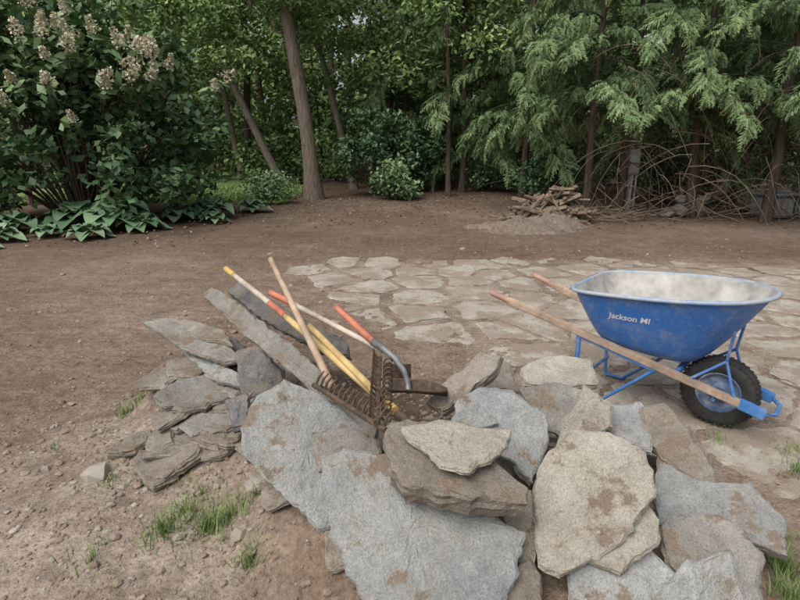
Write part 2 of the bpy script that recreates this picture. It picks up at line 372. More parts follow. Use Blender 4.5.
pebbles('gravel',260,lambda:(U(-4,5),U(2.5,8)),lambda:.006+random.expovariate(1/.006),M_peb)
# ---------------- patio of flagstones half covered in soil
seeds=[]
reg=[(-1.7,7.3),(-1.2,5.9),(-.6,5.1),(.0,4.3),(.6,3.7),(1.2,3.0),(1.5,2.0),(5.6,2.0),(5.6,6.6),(3,7.3)]
s_=.54
for j in range(13):
    for i in range(17): seeds.append(Vector((-2+i*s_+(j%2)*.22+U(-.24,.24),1.5+j*s_*.95+U(-.22,.22))))
pt=Poly()
for q,s in enumerate(seeds):
    if not inpoly(reg,s.x,s.y): continue
    if s.x<1.55 and s.y<3.0: continue
    poly=[s+Vector(v) for v in ((-.7,-.7),(.7,-.7),(.7,.7),(-.7,.7))]
    for t in seeds:
        if t is s or (t-s).length>1.35: continue
        m=(s+t)/2; n=(t-s).normalized(); m=m-n*(.010+.03*abs(noise.noise(Vector((m.x*5,m.y*5,3)))*2)); out=[]
        for i in range(len(poly)):
            a=poly[i-1];b=poly[i]; da=(a-m).dot(n);db=(b-m).dot(n)
            if (da<0)!=(db<0): out.append(a.lerp(b,da/(da-db)))
            if db<0: out.append(b)
        poly=out
        if not poly: break
    if len(poly)<3: continue
    k_=U(.86,1.03); poly=[s+(p-s)*k_ for p in poly]
    c=sum(poly,Vector((0,0)))/len(poly); ol=[]
    for p in poly: ol+=[(p.x)*100,(p.y)*100]
    V,F=slab_geo(ol,.04,q*1.3,.04,2.2,.4)
    edge=1-patio_in(s.x,s.y,.9)
    tz=U(-.006,.007)+.008-.012*edge; tx=U(-.02,.02)
    pt.add([(v[0],v[1],v[2]+tz+(v[0]-c.x)*tx) for v in V],F)
pt.obj('flagstone_patio',SP)
# ---------------- forest mass
acc=Acc()
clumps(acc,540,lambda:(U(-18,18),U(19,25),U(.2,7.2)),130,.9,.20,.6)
clumps(acc,160,lambda:(U(-16,16),U(17.5,21),abs(random.gauss(0,.9))),130,.65,.17,.42)  # understory: lower leaf tone, with the forest's shade painted into the colour
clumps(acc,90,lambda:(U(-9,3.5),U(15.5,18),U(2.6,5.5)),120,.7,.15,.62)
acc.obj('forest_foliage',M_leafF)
acc=Acc()
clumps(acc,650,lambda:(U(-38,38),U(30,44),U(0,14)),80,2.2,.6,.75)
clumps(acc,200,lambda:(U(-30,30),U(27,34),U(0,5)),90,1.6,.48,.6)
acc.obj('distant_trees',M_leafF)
acc=Acc()
for i in range(60):
    x=U(-22,22);y=U(17,30); r=U(.05,.14); l=U(-.6,.6)
    V,F=tube([(x+l*k/6+U(-.06,.06),y,-.1+k*1.8) for k in range(7)],[r*(1-.08*k) for k in range(7)],7); acc.add(V,F)
acc.obj('forest_trunks',M_barkd,smooth=True)
def tree(name,base,top,r,mat,seed=0,low=3.2,n=26,size=.15):
    e=empty(name,(base[0],base[1],0)); H=top[2]; pts=[];rad=[]
    for k in range(15):
        t=k/14; f=1+.5*math.exp(-t*H/.35)
        pts.append((t*(top[0]-base[0])+.10*noise.noise(Vector((t*3,seed,0)))*(t>0),t*(top[1]-base[1])+.1*noise.noise(Vector((t*3,seed,5))),-.1+t*(H+.1))); rad.append(r*(1-.6*t)*f)
    a=Acc(); V,F=tube(pts,rad,14); a.add(V,F); lv=Acc()
    for k in range(n):
        t=U(low/H,.97); i=int(t*14); p=Vector(pts[i]); an=U(0,6.28); Lb=U(1.,2.4)*(1.2-t)
        q=[p,p+Vector((math.cos(an)*Lb*.5,math.sin(an)*Lb*.5,Lb*.25)),p+Vector((math.cos(an)*Lb,math.sin(an)*Lb,Lb*.35))]
        V,F=tube(q,[r*.22*(1.1-t),r*.13*(1.1-t),.006],6); a.add(V,F)
        for c in (q[1],q[2],q[2]+Vector((U(-.5,.5),U(-.5,.5),U(-.3,.3)))):
            C,d=blob(95,c,(.75,.75,.38),.5); V,F=leaves(C,size); lv.add(V,F,np.clip(.65+U(-.2,.2)+d[:,2]*.25,0,1))
    for k in range(8):
        z=U(1.2,4.5)/H; i=int(z*14); p=Vector(pts[i]).lerp(Vector(pts[i+1]),z*14-i); an=U(0,6.28); V,F=tube([p,p+Vector((math.cos(an)*.4,math.sin(an)*.4,U(-.1,.15)))],[.015,.004],5); a.add(V,F)
    a.obj('trunk',mat,e,True); lv.obj('foliage',M_leafF,e)
tree('pine_tree',(-2.15,14.6),(-3.2,14.8,10),.19,M_bark,seed=1,low=4.3,n=26)
tree('leaning_tree',(-3.4,17.3),(-7.6,18,9),.12,M_barkp,seed=2,low=3.4,n=22)
tree('forest_tree',(-1.3,16.8),(-3.6,17,10),.10,M_barkp,seed=3,low=3.5,n=22)
tree('forest_tree',(1.2,14.4),(1.0,14.6,9),.06,M_barkd,seed=4,low=2.6,n=18)
tree('forest_tree',(1.6,15.2),(1.55,15.3,9),.075,M_barkd,seed=5,low=2.6,n=20)
tree('forest_tree',(-4.9,18.5),(-6.3,18.5,9),.1,M_bark,seed=6,low=3.5,n=18)
tree('forest_tree',(-.3,19),(-.4,19.5,10),.12,M_barkd,seed=8,low=2.6,n=22)
# ---------------- hemlocks
def frond(acc,M,L,sh):
    V=[];F=[];n=8
    for i in range(n):
        t=(i+.5)/n; px=L*t; pz=-.5*L*t*t
        for s in (-1,1):
            l=L*.5*(1-t)**.6*random.uniform(.5,1.1)+.03
            for (ox,ll,an) in ((0,l,.85),(.4,l*.5,.35),(.35,l*.5,1.3)):
                a=an+random.uniform(-.3,.3); bx=px+ox*l*math.cos(.85); by=ox*l*math.sin(.85)*s
                dx=math.cos(a);dy=math.sin(a)*s; z0=pz-.2*abs(by)+random.uniform(-.01,.01); z1=z0-.4*ll-.02
                k=len(V); w2=.006+ll*.07
                V+= [(bx,by,z0),(bx+dx*ll*.5-dy*w2,by+dy*ll*.5+dx*w2,(z0+z1)/2+.006),(bx+dx*ll,by+dy*ll,z1),(bx+dx*ll*.5+dy*w2,by+dy*ll*.5-dx*w2,(z0+z1)/2-.004)]
                F.append((k,k+1,k+2,k+3))
    V=np.array(V); R=np.array(M.to_3x3()); T=np.array(M.translation)
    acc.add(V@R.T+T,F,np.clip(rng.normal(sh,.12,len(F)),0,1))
branch_meshes=[]
for v in range(5):
    ac=Acc(); L=U(1.7,2.3); pts=[]; bend=U(-.15,.15)
    for k in range(9):
        t=k/8; pts.append(Vector((L*t,bend*L*math.sin(t*3)+.05*math.sin(t*9),.12*math.sin(t*2.2)*L-.38*L*t*t)))
    nf=44
    for i in range(nf):
        t=min(.99,.2+.8*(i/nf)+U(-.02,.02)); k=min(7,int(t*8)); f=t*8-k; p=pts[k].lerp(pts[k+1],f)
        side=U(-.45,.45)*(1-t)*.9; p=p+Vector((abs(side)*.7,side,-abs(side)*.3+U(-.10,.05)))
        yaw=math.copysign(U(.1,1.1),side) if abs(side)>.02 else U(-.4,.4)
        M=Matrix.Translation(p)@Matrix.Rotation(yaw,4,'Z')@Matrix.Rotation(U(.0,1.0),4,'Y')@Matrix.Rotation(U(-.7,.7),4,'X')
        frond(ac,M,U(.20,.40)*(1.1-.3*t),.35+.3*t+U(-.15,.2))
        if abs(side)>.1 and i%2==0:
            Vw,Fw=tube([pts[max(0,k-1)],p],[.005,.002],4); ac.add(Vw,Fw,0.)
    Vw,Fw=tube(pts,[.015*(1-t/9)+.002 for t in range(9)],5); ac.add(Vw,Fw,0.0)
    ob=ac.obj('src',M_hem); branch_meshes.append(ob.data); ob.data.name='hemlock_branch'; D.objects.remove(ob)
def hemlock(x,y,r,z0,z1,nb,lean=0,scale=1.0,dead=14):
    e=empty('hemlock_tree',(x,y,0)); H=z1+1.5
    pts=[(lean*k/10*H+U(-.05,.05),U(-.05,.05),-.1+k/10*H) for k in range(11)]; a=Acc()
    V,F=tube(pts,[r*(1-.75*k/10)*(1.25 if k==0 else 1) for k in range(11)],10); a.add(V,F)
    for i in range(dead):
        z=U(.5,z0+1.2); an=U(0,6.28); Lb=U(.5,1.8); p=Vector((lean*z,0,z)); d=Vector((math.cos(an),math.sin(an),-.15)); q=[p]
        for s in range(4): d=(d+Vector((U(-.3,.3),U(-.3,.3),U(-.35,.1)))).normalized(); q.append(q[-1]+d*Lb/4)
        V,F=tube(q,[.011,.009,.006,.004,.002],5); a.add(V,F)
    a.obj('trunk',M_barkd,e,True)
    for i in range(nb):
        t=i/nb; z=z0+(z1-z0)*t+U(-.15,.15); s=scale*(1.05-.45*t)*U(.6,1.2)
        o=D.objects.new('branch',random.choice(branch_meshes)); link(o); o.parent=e
        o.location=(lean*z,0,z); o.rotation_euler=(U(-.25,.25),U(-.12,.28),i*2.4+U(-.4,.4)); o.scale=(s,s,s)
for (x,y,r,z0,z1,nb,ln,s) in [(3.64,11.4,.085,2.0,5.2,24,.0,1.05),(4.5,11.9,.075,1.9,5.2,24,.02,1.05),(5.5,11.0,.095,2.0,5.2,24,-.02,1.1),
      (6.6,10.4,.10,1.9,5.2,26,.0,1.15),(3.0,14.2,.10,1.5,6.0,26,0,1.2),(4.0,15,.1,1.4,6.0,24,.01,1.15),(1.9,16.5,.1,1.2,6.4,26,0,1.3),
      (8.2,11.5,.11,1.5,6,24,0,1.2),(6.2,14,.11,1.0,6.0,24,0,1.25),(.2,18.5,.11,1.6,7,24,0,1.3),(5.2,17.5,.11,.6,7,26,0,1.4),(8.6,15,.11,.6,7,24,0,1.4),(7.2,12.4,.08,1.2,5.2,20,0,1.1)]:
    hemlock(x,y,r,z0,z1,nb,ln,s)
ac=Acc()
for i in range(330):
    x=U(3.8,9.0); y=U(9.9,12.5); z=U(.5,3.2) if i<200 else U(.3,1.7); q=[Vector((x,y,z))]; d=Vector((U(-1,1),U(-.6,.3),U(-.2,.5))).normalized(); n=7; Lb=U(.6,2.0)
    for s in range(n): d=(d+Vector((U(-.2,.2),U(-.2,.2),-.26))).normalized(); q.append(q[-1]+d*Lb/n)
    q=[p for p in q if p.z>.02]
    if len(q)>2:
        V,F=tube(q,[.007*(1-k/len(q))+.002 for k in range(len(q))],4); ac.add(V,F)
ac.obj('dead_branches',M_twig,None,True)
# ---------------- hydrangea
def hydrangea(cx,cy):
    e=empty('hydrangea_bush',(cx,cy,0)); st=Acc(); lv=Acc(); fl=Acc(); tips=[]
    for i in range(95):
        an=U(0,6.28); rr=math.sqrt(U(.02,1)); tip=Vector((math.cos(an)*rr*2.6,math.sin(an)*rr*1.8,0)); tip.z=1.1+2.7*math.sqrt(max(0,1-(rr*.93)**2))*U(.8,1.03)
        if rr>.8: tip.z=U(.7,2.0)
        b=Vector((math.cos(an)*.45*rr,math.sin(an)*.3*rr,0)); m=b.lerp(tip,.5)+Vector((0,0,.25))
        V,F=tube([b,b.lerp(m,.5)+Vector((U(-.05,.05),0,.05)),m,m.lerp(tip,.5)+Vector((0,0,.08)),tip],[.026,.02,.014,.009,.006],6); st.add(V,F); tips.append((tip,1))
        for j in range(3):
            q=m.lerp(tip,U(.2,.9))+Vector((U(-.5,.5),U(-.4,.4),U(-.4,.3))); V,F=tube([m.lerp(tip,.2),q],[.01,.005],5); st.add(V,F); tips.append((q,0))
    for tip,f in tips:
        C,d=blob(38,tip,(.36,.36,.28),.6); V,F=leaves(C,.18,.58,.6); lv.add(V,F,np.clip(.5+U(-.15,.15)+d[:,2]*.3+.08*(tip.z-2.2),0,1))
    cnt=0
    while cnt<105:
        ax_=U(-2.7,2.9); zz=U(1.6,3.95) if cnt<95 else U(3.5,4.2)
        q=1-(ax_/2.95)**2-((zz-1.3)/2.95)**2
        if q<0.01 or (ax_>1.2 and random.random()<.4) or (zz<2.2 and random.random()<.8): continue
        fr=-1 if random.random()<.85 else 1
        yy=fr*2.15*math.sqrt(q); s=Vector((ax_,yy,zz)); out=Vector((ax_*.25,yy*.35,.75)).normalized()
        V,F=tube([s*.8,s],[.008,.006],5); st.add(V,F)
        ax=(out+Vector((U(-.5,.5),U(-.4,.4),U(-.3,0)))).normalized(); Lp=U(.17,.33); R0=Lp*U(.38,.5); n=130
        h=rng.uniform(0,1,n); rd=R0*(1-h*.65)*np.sqrt(rng.uniform(.2,1,n)); th=rng.uniform(0,6.28,n)
        u=ax.orthogonal().normalized(); w=ax.cross(u)
        C=np.array(s)+np.outer(h*Lp,ax)+np.outer(rd*np.cos(th),u)+np.outer(rd*np.sin(th),w)
        V,F=leaves(C,.045,.9,.1); fl.add(V,F,np.clip(rng.normal(.25+U(0,.4),.15,n),0,1)); cnt+=1
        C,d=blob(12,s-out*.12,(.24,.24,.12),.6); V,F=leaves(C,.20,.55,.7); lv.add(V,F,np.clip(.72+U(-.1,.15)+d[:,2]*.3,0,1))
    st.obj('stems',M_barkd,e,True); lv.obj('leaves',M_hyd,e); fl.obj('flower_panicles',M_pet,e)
hydrangea(-5.9,10.9)
# ---------------- hostas
def hosta(x,y,R,n,sh=.5,name='hosta_plant'):
    ac=Acc()
    for i in range(n):
        an=i*2.4+U(-.2,.2); inner=i/n; Lf=R*U(.8,1.1); W=Lf*U(.26,.34); el=.55+.8*inner+U(-.1,.1); V=[];F=[]
        for k in range(9):
            t=k/8; rr=Lf*t*math.cos(el)*(1+.25*t); zz=Lf*(math.sin(el)*t*1.1-.62*t*t*t); tt=min(1,max(0,(t-.3)/.7)); w=W*(math.sin(math.pi*tt**.7))**.8+.007
            for s,dz in ((-1,.3),(0,0),(1,.3)):
                V.append((rr*math.cos(an)-s*w*math.sin(an),rr*math.sin(an)+s*w*math.cos(an),max(.01,zz+dz*w)))
        for k in range(8):
            for s in (0,1): F.append((k*3+s,k*3+s+1,(k+1)*3+s+1,(k+1)*3+s))
        ac.add(V,F,min(1,max(0,sh+U(-.25,.25))))
    o=ac.obj(name,M_host,None,True); o.location=(x,y,.02)
for (x,y,R,n,sh) in [(-4.75,9.7,.75,40,.5),(-5.5,9.9,.7,36,.45),(-3.6,11.0,.6,36,.6),(-4.1,10.6,.45,26,.5),(-4.8,8.75,.38,26,.55),(-6.0,8.5,.4,28,.8),(-6.6,8.4,.4,28,.7),(-6.9,9.2,.6,30,.4),(-4.3,9.5,.45,26,.6),(-6.2,9.3,.5,26,.35),(-5.5,8.9,.3,18,.6),(-3.3,10.3,.3,18,.5),(-5.9,7.9,.32,20,.85),(-3.0,11.8,.4,22,.5)]:
    hosta(x,y,R,n,sh)
def shrub(name,x,y,rx,ry,rz,n,size,base):
    e=empty(name,(x,y,0)); lv=Acc(); st=Acc()
    for i in range(n):
        an=U(0,6.28); ph=U(-.1,1.4); c=Vector((math.cos(an)*math.cos(ph)*rx,math.sin(an)*math.cos(ph)*ry,rz*(.35+.65*math.sin(ph))))*U(.6,1)
        V,F=tube([(0,0,0),c*.5+Vector((0,0,.1)),c],[.02,.012,.004],5); st.add(V,F)
        C,d=blob(75,c,(.34,.34,.25),.5); V,F=leaves(C,size,.5,.5); lv.add(V,F,np.clip(base+U(-.15,.15)+d[:,2]*.3,0,1))
    st.obj('stems',M_barkd,e,True); lv.obj('leaves',M_hyd,e)
shrub('rhododendron_bush',-.55,14.9,1.3,.8,2.1,60,.13,.3)
shrub('rhododendron_bush',.4,16.0,1.2,.8,1.9,50,.13,.25)
shrub('green_shrub',-.1,14.0,.5,.35,.8,22,.12,.7)
shrub('green_shrub',2.3,15.5,.7,.5,.9,26,.10,.5)
shrub('green_shrub',-3.0,13.6,.6,.4,.6,22,.09,.7)
shrub('green_shrub',3.4,13.5,.8,.5,1.0,26,.10,.25)
shrub('green_shrub',6.0,12.8,.9,.5,1.1,26,.10,.25)
# ---------------- grass
def grass(name,spots):
    ac=Acc()
    for (x,y,r,n,h) in spots:
        for i in range(n):
            a=U(0,6.28); q=r*1.25*abs(random.gauss(0,.6)); px=x+q*math.cos(a);py=y+q*math.sin(a);z=gh(px,py)-.005
            b=U(0,6.28);hh=h*U(.3,1.15);w=U(.001,.0024);ln=hh*U(.1,1.0);dx=math.cos(b);dy=math.sin(b)
            V=[(px-dy*w,py+dx*w,z),(px+dy*w,py-dx*w,z),(px+dx*ln*.4+dy*w*.8,py+dy*ln*.4-dx*w*.8,z+hh*.65),(px+dx*ln*.4-dy*w*.8,py+dy*ln*.4+dx*w*.8,z+hh*.65),(px+dx*ln+dy*w*.2,py+dy*ln-dx*w*.2,z+hh),(px+dx*ln-dy*w*.2,py+dy*ln+dx*w*.2,z+hh)]
            ac.add(V,[(0,1,2,3),(3,2,4,5)],min(1,max(0,random.gauss(.5,.2))))
    ac.obj(name,M_gras)
grass('grass_tufts',[(-.93,1.92,.07,190,.07),(-.88,2.02,.05,120,.06),(-.76,1.94,.07,240,.08),(-.68,1.98,.06,130,.07),(-.62,2.28,.04,170,.11),(-.6,2.42,.03,80,.09),(-1.54,2.93,.05,90,.07),(-1.5,3.05,.04,60,.06),(-1.05,2.2,.06,70,.05),(-.85,2.12,.1,80,.05),(-.58,2.05,.06,80,.07),(-1.3,2.25,.08,60,.04),(-1.75,2.6,.1,40,.04),(-1.15,1.8,.1,60,.05),(-.55,1.75,.06,100,.07),
  (1.95,2.44,.08,160,.08),(2.05,2.65,.1,100,.06),(1.4,1.75,.09,220,.1),(1.5,1.95,.08,120,.08),(1.7,2.75,.08,90,.05),(1.45,2.9,.06,60,.04),(1.2,3.3,.06,50,.04),(1.32,1.6,.06,120,.09)])
n=14000; C=np.stack([rng.uniform(-9,-2.6,n),rng.uniform(12.9,17,n),np.full(n,.06)],1); V,F=leaves(C,.14,.2,0); ac=Acc(); ac.add(V,F,np.clip(rng.normal(.55,.15,n),0,1)); ac.obj('lawn_grass',M_gras)
n=5000; C=np.stack([rng.uniform(-4,11,n),rng.normal(13,2.2,n),np.full(n,.0)],1); C=C[C[:,1]>9.7]; C[:,2]=[nz(x,y)+.01 for x,y in C[:,:2]]
C2=np.stack([rng.uniform(-9,-3,900),rng.uniform(8,12,900),np.full(900,.03)],1); C=np.concatenate([C,C2])
V,F=leaves(C,.06,.6,2.5); M_lit=leaf_mat('leaf_litter_mat',[(0,(.09,.065,.045)),(.6,(.19,.135,.09)),(1,(.33,.25,.16))]); ac=Acc(); ac.add(V,F,rng.uniform(0,1,len(C))); ac.obj('leaf_litter',M_lit)
# ---------------- fence
e=empty('split_rail_fence',(-8,12.9,0)); ac=Acc()
for i in range(4):
    x=-4+i*1.9
    V,F=tube([(x,0,-.1),(x,0,.6),(x,0,1.05)],[.07,.065,.06],7); ac.add(V,F)
    if i<3:
        for z in (.4,.85):
            V,F=tube([(x-.1,0,z),(x+.9,.02,z+.03),(x+2.0,0,z-.02)],[.045,.055,.045],6); ac.add(V,F)
ac.obj('posts_and_rails',M_fenc,e)
# ---------------- dirt heap, wood pile, boulders, boxes
M_heap=simple('brown_spoil',[(.3,(.12,.09,.068)),(.7,(.27,.21,.165))],16,.95,1,.03)
V=[];F=[];n=50
for j in range(n):
    for i in range(n):
        x=-1.3+2.9*i/(n-1);y=-.9+1.9*j/(n-1); d=math.hypot(x/1.15,y/.8); d2=math.hypot((x-.65)/.75,(y-.45)/.6); V.append((x,y,-.06+.24*max(0,1-d)+.34*max(0,1-d2)+.12*noise.noise(Vector((x*3,y*3,1)))*max(0,1.2-d)+.045*noise.noise(Vector((x*9,y*9,1)))+.02*noise.noise(Vector((x*22,y*22,1)))))
for j in range(n-1):
    for i in range(n-1): F.append((j*n+i,j*n+i+1,(j+1)*n+i+1,(j+1)*n+i))
o=mesh_py('dirt_heap',V,F,M_heap,None,True); o.location=(2.1,9.75,0)
def pile_of(name,cx,cy,n,rx,ry,h,Lr,rr,mat,tilt=.35,sides=7):
    ac=Poly()
    for i in range(n):
        a=U(0,6.28); q=math.sqrt(random.random()); x=cx+rx*q*math.cos(a); y=cy+ry*q*math.sin(a); z=.04+h*(1-q)*U(.2,1); l=U(*Lr); an=U(-.9,.9)+(3.14 if U(0,1)<.5 else 0); t=U(-tilt,tilt); r=U(*rr)
        d=Vector((math.cos(an)*math.cos(t),math.sin(an)*math.cos(t),math.sin(t))); p=Vector((x,y,z)); m=Vector((U(-.03,.03),U(-.03,.03),U(-.02,.02)))
        pp=[p-d*l*.5,p+m,p+d*l*.5]
        for k in pp: k.z=max(k.z,.02)
        V,F=tubec(pp,[r,r*.95,r*.85],sides); ac.add(V,F)
    return ac.obj(name,mat)
M_split=bark_mat('split_wood',(.08,.058,.042),(.30,.235,.175),(4,4,4))
pile_of('firewood_pile',2.8,10.35,100,.58,.42,.85,(.25,.55),(.025,.055),M_split,.6,4)
pile_of('firewood_pile',2.6,10.3,70,.7,.45,.75,(.3,.7),(.012,.04),M_twig,.9,6)
pile_of('brush_pile',3.4,10.7,30,.8,.4,.35,(.4,1.1),(.006,.014),M_twig)
pile_of('brush_pile',5.6,11.0,70,2.4,.6,.45,(.5,1.3),(.005,.012),M_twig,.7)
def boulders(name,lst,mat):
    P=Poly()
    import bmesh
    for (x,y,z,r) in lst:
        bm=bmesh.new(); bmesh.ops.create_icosphere(bm,subdivisions=3,radius=r)
        sd=U(0,50); sx=U(.9,1.4)
        V=[]
        for v in bm.verts:
            k=1+.35*noise.noise(v.co/r*1.3+Vector((sd,0,0)))+.1*noise.noise(v.co/r*4+Vector((sd,0,0))); V.append((x+v.co.x*sx*k,y+v.co.y*k,z+v.co.z*.7*k))
        F=[tuple(v.index for v in f.verts) for f in bm.faces]; P.add(V,F); bm.free()
    P.obj(name,mat)
boulders('boulder_pile',[(5.35,11.1,.12,.17),(5.7,11.15,.12,.18),(5.5,11.2,.32,.15),(5.1,11.0,.08,.12),(5.85,11.3,.3,.13)],SW)
def rbox(c,s,bev=.02):
    import bmesh
    bm=bmesh.new(); bmesh.ops.create_cube(bm,size=1)
    for v in bm.verts: v.co=Vector((v.co.x*s[0],v.co.y*s[1],v.co.z*s[2]))
    bmesh.ops.bevel(bm,geom=bm.edges[:],offset=bev,segments=2,affect='EDGES')
    V=[v.co+Vector(c) for v in bm.verts]; bm.verts.index_update(); F=[tuple(v.index for v in f.verts) for f in bm.faces]; bm.free(); return V,F
M_gm=simple('grey_painted_metal',[(.3,(.26,.28,.27)),(.7,(.40,.41,.40))],5,.6,.1)
M_pl=simple('weathered_plastic',[(.3,(.13,.14,.14)),(.7,(.26,.26,.25))],4,.7,.1)
M_dk=simple('dark_rubber',[(.3,(.02,.02,.02)),(.7,(.05,.047,.042))],20,.85,.4)
e=empty('utility_box',(4.72,12.0,0)); P=Poly(); P.add(*rbox((0,0,1.0),(.24,.16,.52))); P.add(*rbox((0,-.09,1.0),(.20,.02,.45),.008)); P.add(*rbox((0,0,1.28),(.29,.22,.03),.01)); P.obj('cabinet',M_gm,e)
P=Poly(); P.add(*rbox((0,.05,.34),(.09,.09,.76),.01)); P.add(*tubec([(.09,-.02,0),(.09,-.02,.75)],[.02,.02],8)); P.obj('post_and_conduit',M_gm,e)
for (x,y,rz,w) in ((7.05,11.0,.2,.6),(7.85,11.2,-.1,.6)):
    e=empty('storage_bin',(x,y,0)); e.rotation_euler=(0,0,rz); P=Poly()
    P.add(*rbox((0,0,.22),(w,.45,.4),.04))
    for k in range(5): P.add(*rbox((-w*.4+k*w*.2,-.225,.22),(.03,.03,.34),.008))
    P.obj('body',M_pl,e); P=Poly(); P.add(*rbox((0,0,.45),(w+.06,.5,.06),.02)); P.add(*rbox((0,0,.5),(w*.8,.36,.05),.02)); P.obj('lid',M_pl,e)
    P=Poly(); P.add(*rbox((-w*.3,-.245,.42),(.08,.03,.06),.008)); P.add(*rbox((w*.3,-.245,.42),(.08,.03,.06),.008)); P.obj('latches',M_dk,e)
# ---------------- tools
def wood(name,c1,c2,sc_=(2,2,2),rough=.65):
    m,N,L,o=nodes(name); tc=N('TexCoord'); n=noisen(N,L,tc.outputs['Object'],14,3,.7); n2=noisen(N,L,tc.outputs['Object'],4,3,.6)
    r=ramp(N,[(.3,c1),(.65,c2)]); L(n.outputs[0],r.inputs[0]); r2=ramp(N,[(.35,.62),(.6,1.08)]); L(n2.outputs[0],r2.inputs[0])
    x=mixc(N,L,1.0,r.outputs[0],r2.outputs[0],'MULTIPLY'); p=N('BsdfPrincipled'); p.inputs['Roughness'].default_value=rough; L(x,p.inputs['Base Color'])
    b=N('Bump'); b.inputs['Strength'].default_value=.3; b.inputs['Distance'].default_value=.004; L(n.outputs[0],b.inputs['Height']); L(b.outputs[0],p.inputs['Normal']); L(p.outputs[0],o.inputs[0]); return m
W1=wood('ash_handle',(.38,.26,.17),(.58,.43,.30)); W2=wood('yellow_handle',(.50,.34,.13),(.66,.49,.22)); W3=wood('orange_grip',(.50,.15,.08),(.66,.25,.15)); W4=wood('pale_handle',(.46,.38,.29),(.62,.53,.43)); W5=wood('yellow_grip',(.62,.40,.10),(.74,.52,.17))
M_rust=simple('rusty_steel',[(.3,(.04,.032,.027)),(.6,(.13,.085,.055)),(.75,(.24,.16,.09))],30,.8,.8,.004,.2)
M_stl=simple('worn_steel',[(.3,(.14,.14,.14)),(.7,(.32,.31,.30))],15,.5,.3,.003,.5)
def seg(e,name,p,q,r1,r2,mat,sag=0):
    p=Vector(p)-e.location;q=Vector(q)-e.location; n=8
    pts=[p.lerp(q,k/n)+Vector((0,0,-sag*math.sin(math.pi*k/n))) for k in range(n+1)]
    V,F=tubec(pts,[r1+(r2-r1)*k/n for k in range(n+1)],14); o=mesh_py(name,V,F,mat,e,False)
    for f in o.data.polygons: f.use_smooth=len(f.vertices)==4
    return o
def rake_head(e,a,b,tooth,n=14,L=.075):
    a=Vector(a)-e.location;b=Vector(b)-e.location; P=Poly(); V,F=tubec([a,b],[.012,.012],6); P.add(V,F); t=Vector(tooth).normalized()
    for k in range(n):
        p=a.lerp(b,(k+.5)/n); sd=t.cross(b-a).normalized()*.02
        V,F=tubec([p-t*.012,p+t*L*.6,p+t*L+sd*.7],[.007,.006,.003],5); P.add(V,F)
    P.obj('toothed_head',M_rust,e)
e=empty('garden_rake',(-.3,2.3,.5))
seg(e,'handle',(-.68,2.97,.95),(-.27,2.22,.53),.0145,.0175,W1)
rake_head(e,(-.36,2.21,.58),(-.05,1.83,.58),(.35,.3,.9),15,.07)
seg(e,'ferrule',(-.29,2.255,.55),(-.22,2.11,.57),.014,.010,M_rust); seg(e,'bow_left',(-.25,2.17,.56),(-.33,2.19,.58),.007,.007,M_rust); seg(e,'bow_right',(-.25,2.17,.56),(-.1,1.92,.58),.007,.007,M_rust)
e=empty('garden_rake',(-.1,2.0,.6))
seg(e,'handle',(-.45,2.71,.67),(-.06,2.04,.59),.014,.016,W2)
rake_head(e,(-.085,2.26,.68),(-.085,1.85,.60),(-.6,-.15,.8),13,.06); seg(e,'ferrule',(-.07,2.06,.59),(-.085,2.0,.62),.012,.01,M_rust)
# spring braces of the second rake: coiled wire beside the bar
P=Poly(); pts=[]
for k in range(91):
    t=k/90; a=t*6.2832*11; pts.append(Vector((-.05+.018*math.cos(a),2.24-.36*t,.675-.075*t+.018*math.sin(a)))-e.location)
V,F=tubec(pts,[.0042]*91,5); P.add(V,F); P.obj('spring_brace',M_rust,e,True)
seg(e,'yellow_sleeve',(-.12,2.145,.602),(-.02,1.98,.58),.0175,.0185,W5)
e=empty('long_handled_shovel',(-.6,2.9,.6))
seg(e,'grip_sleeve',(-1.15,3.72,.72),(-1.06,3.58,.712),.0185,.0185,W5); seg(e,'handle',(-1.06,3.58,.711),(-.72,3.06,.68),.0165,.0165,W4)
seg(e,'handle_band',(-.72,3.06,.68),(-.60,2.875,.666),.018,.018,W3); seg(e,'handle_lower',(-.60,2.875,.666),(.0,1.98,.56),.0165,.017,W2)
seg(e,'socket',(-.04,2.04,.565),(.05,1.9,.55),.020,.018,M_rust)
def blade(e,c,ax,nrm,Lb,Wb,mat):
    c=Vector(c)-e.location; ax=Vector(ax).normalized(); n=Vector(nrm).normalized(); sd=ax.cross(n).normalized(); V=[];F=[];m=9
    for k in range(m):
        t=k/(m-1); w=Wb*.5*(1-max(0,t-.6)**2*4.5)
        for j in range(7):
            s=-1+2*j/6; V.append(c+ax*(Lb*t)+sd*(w*s)+n*(.03*s*s+.01*math.sin(t*3)))
    for k in range(m-1):
        for j in range(6): F.append((k*7+j,k*7+j+1,(k+1)*7+j+1,(k+1)*7+j))
    o=mesh_py('blade',V,F,mat,e,True); s=o.modifiers.new('t','SOLIDIFY'); s.thickness=.004; return o
e=empty('round_point_shovel',(-.1,2.5,.6))
seg(e,'handle',(-.32,2.80,.735),(-.11,2.51,.645),.016,.017,W3)
P=Poly(); pts=[Vector(p)-e.location for p in ((-.125,2.53,.652),(-.07,2.47,.638),(-.02,2.41,.615),(.015,2.34,.59),(.035,2.27,.565),(.035,2.21,.55))]; V,F=tubec(pts,[.020,.017,.015,.014,.013,.012],12); P.add(V,F); P.obj('steel_socket',M_stl,e,True)
blade(e,(-.05,2.225,.545),(1,-.03,-.08),(0,.1,1),.25,.13,M_rust)
e=empty('garden_hoe',(-.4,2.8,.6))
seg(e,'grip',(-.75,3.21,.70),(-.60,3.05,.685),.0175,.0175,W3); seg(e,'handle',(-.60,3.05,.685),(-.08,2.49,.625),.014,.014,W4)
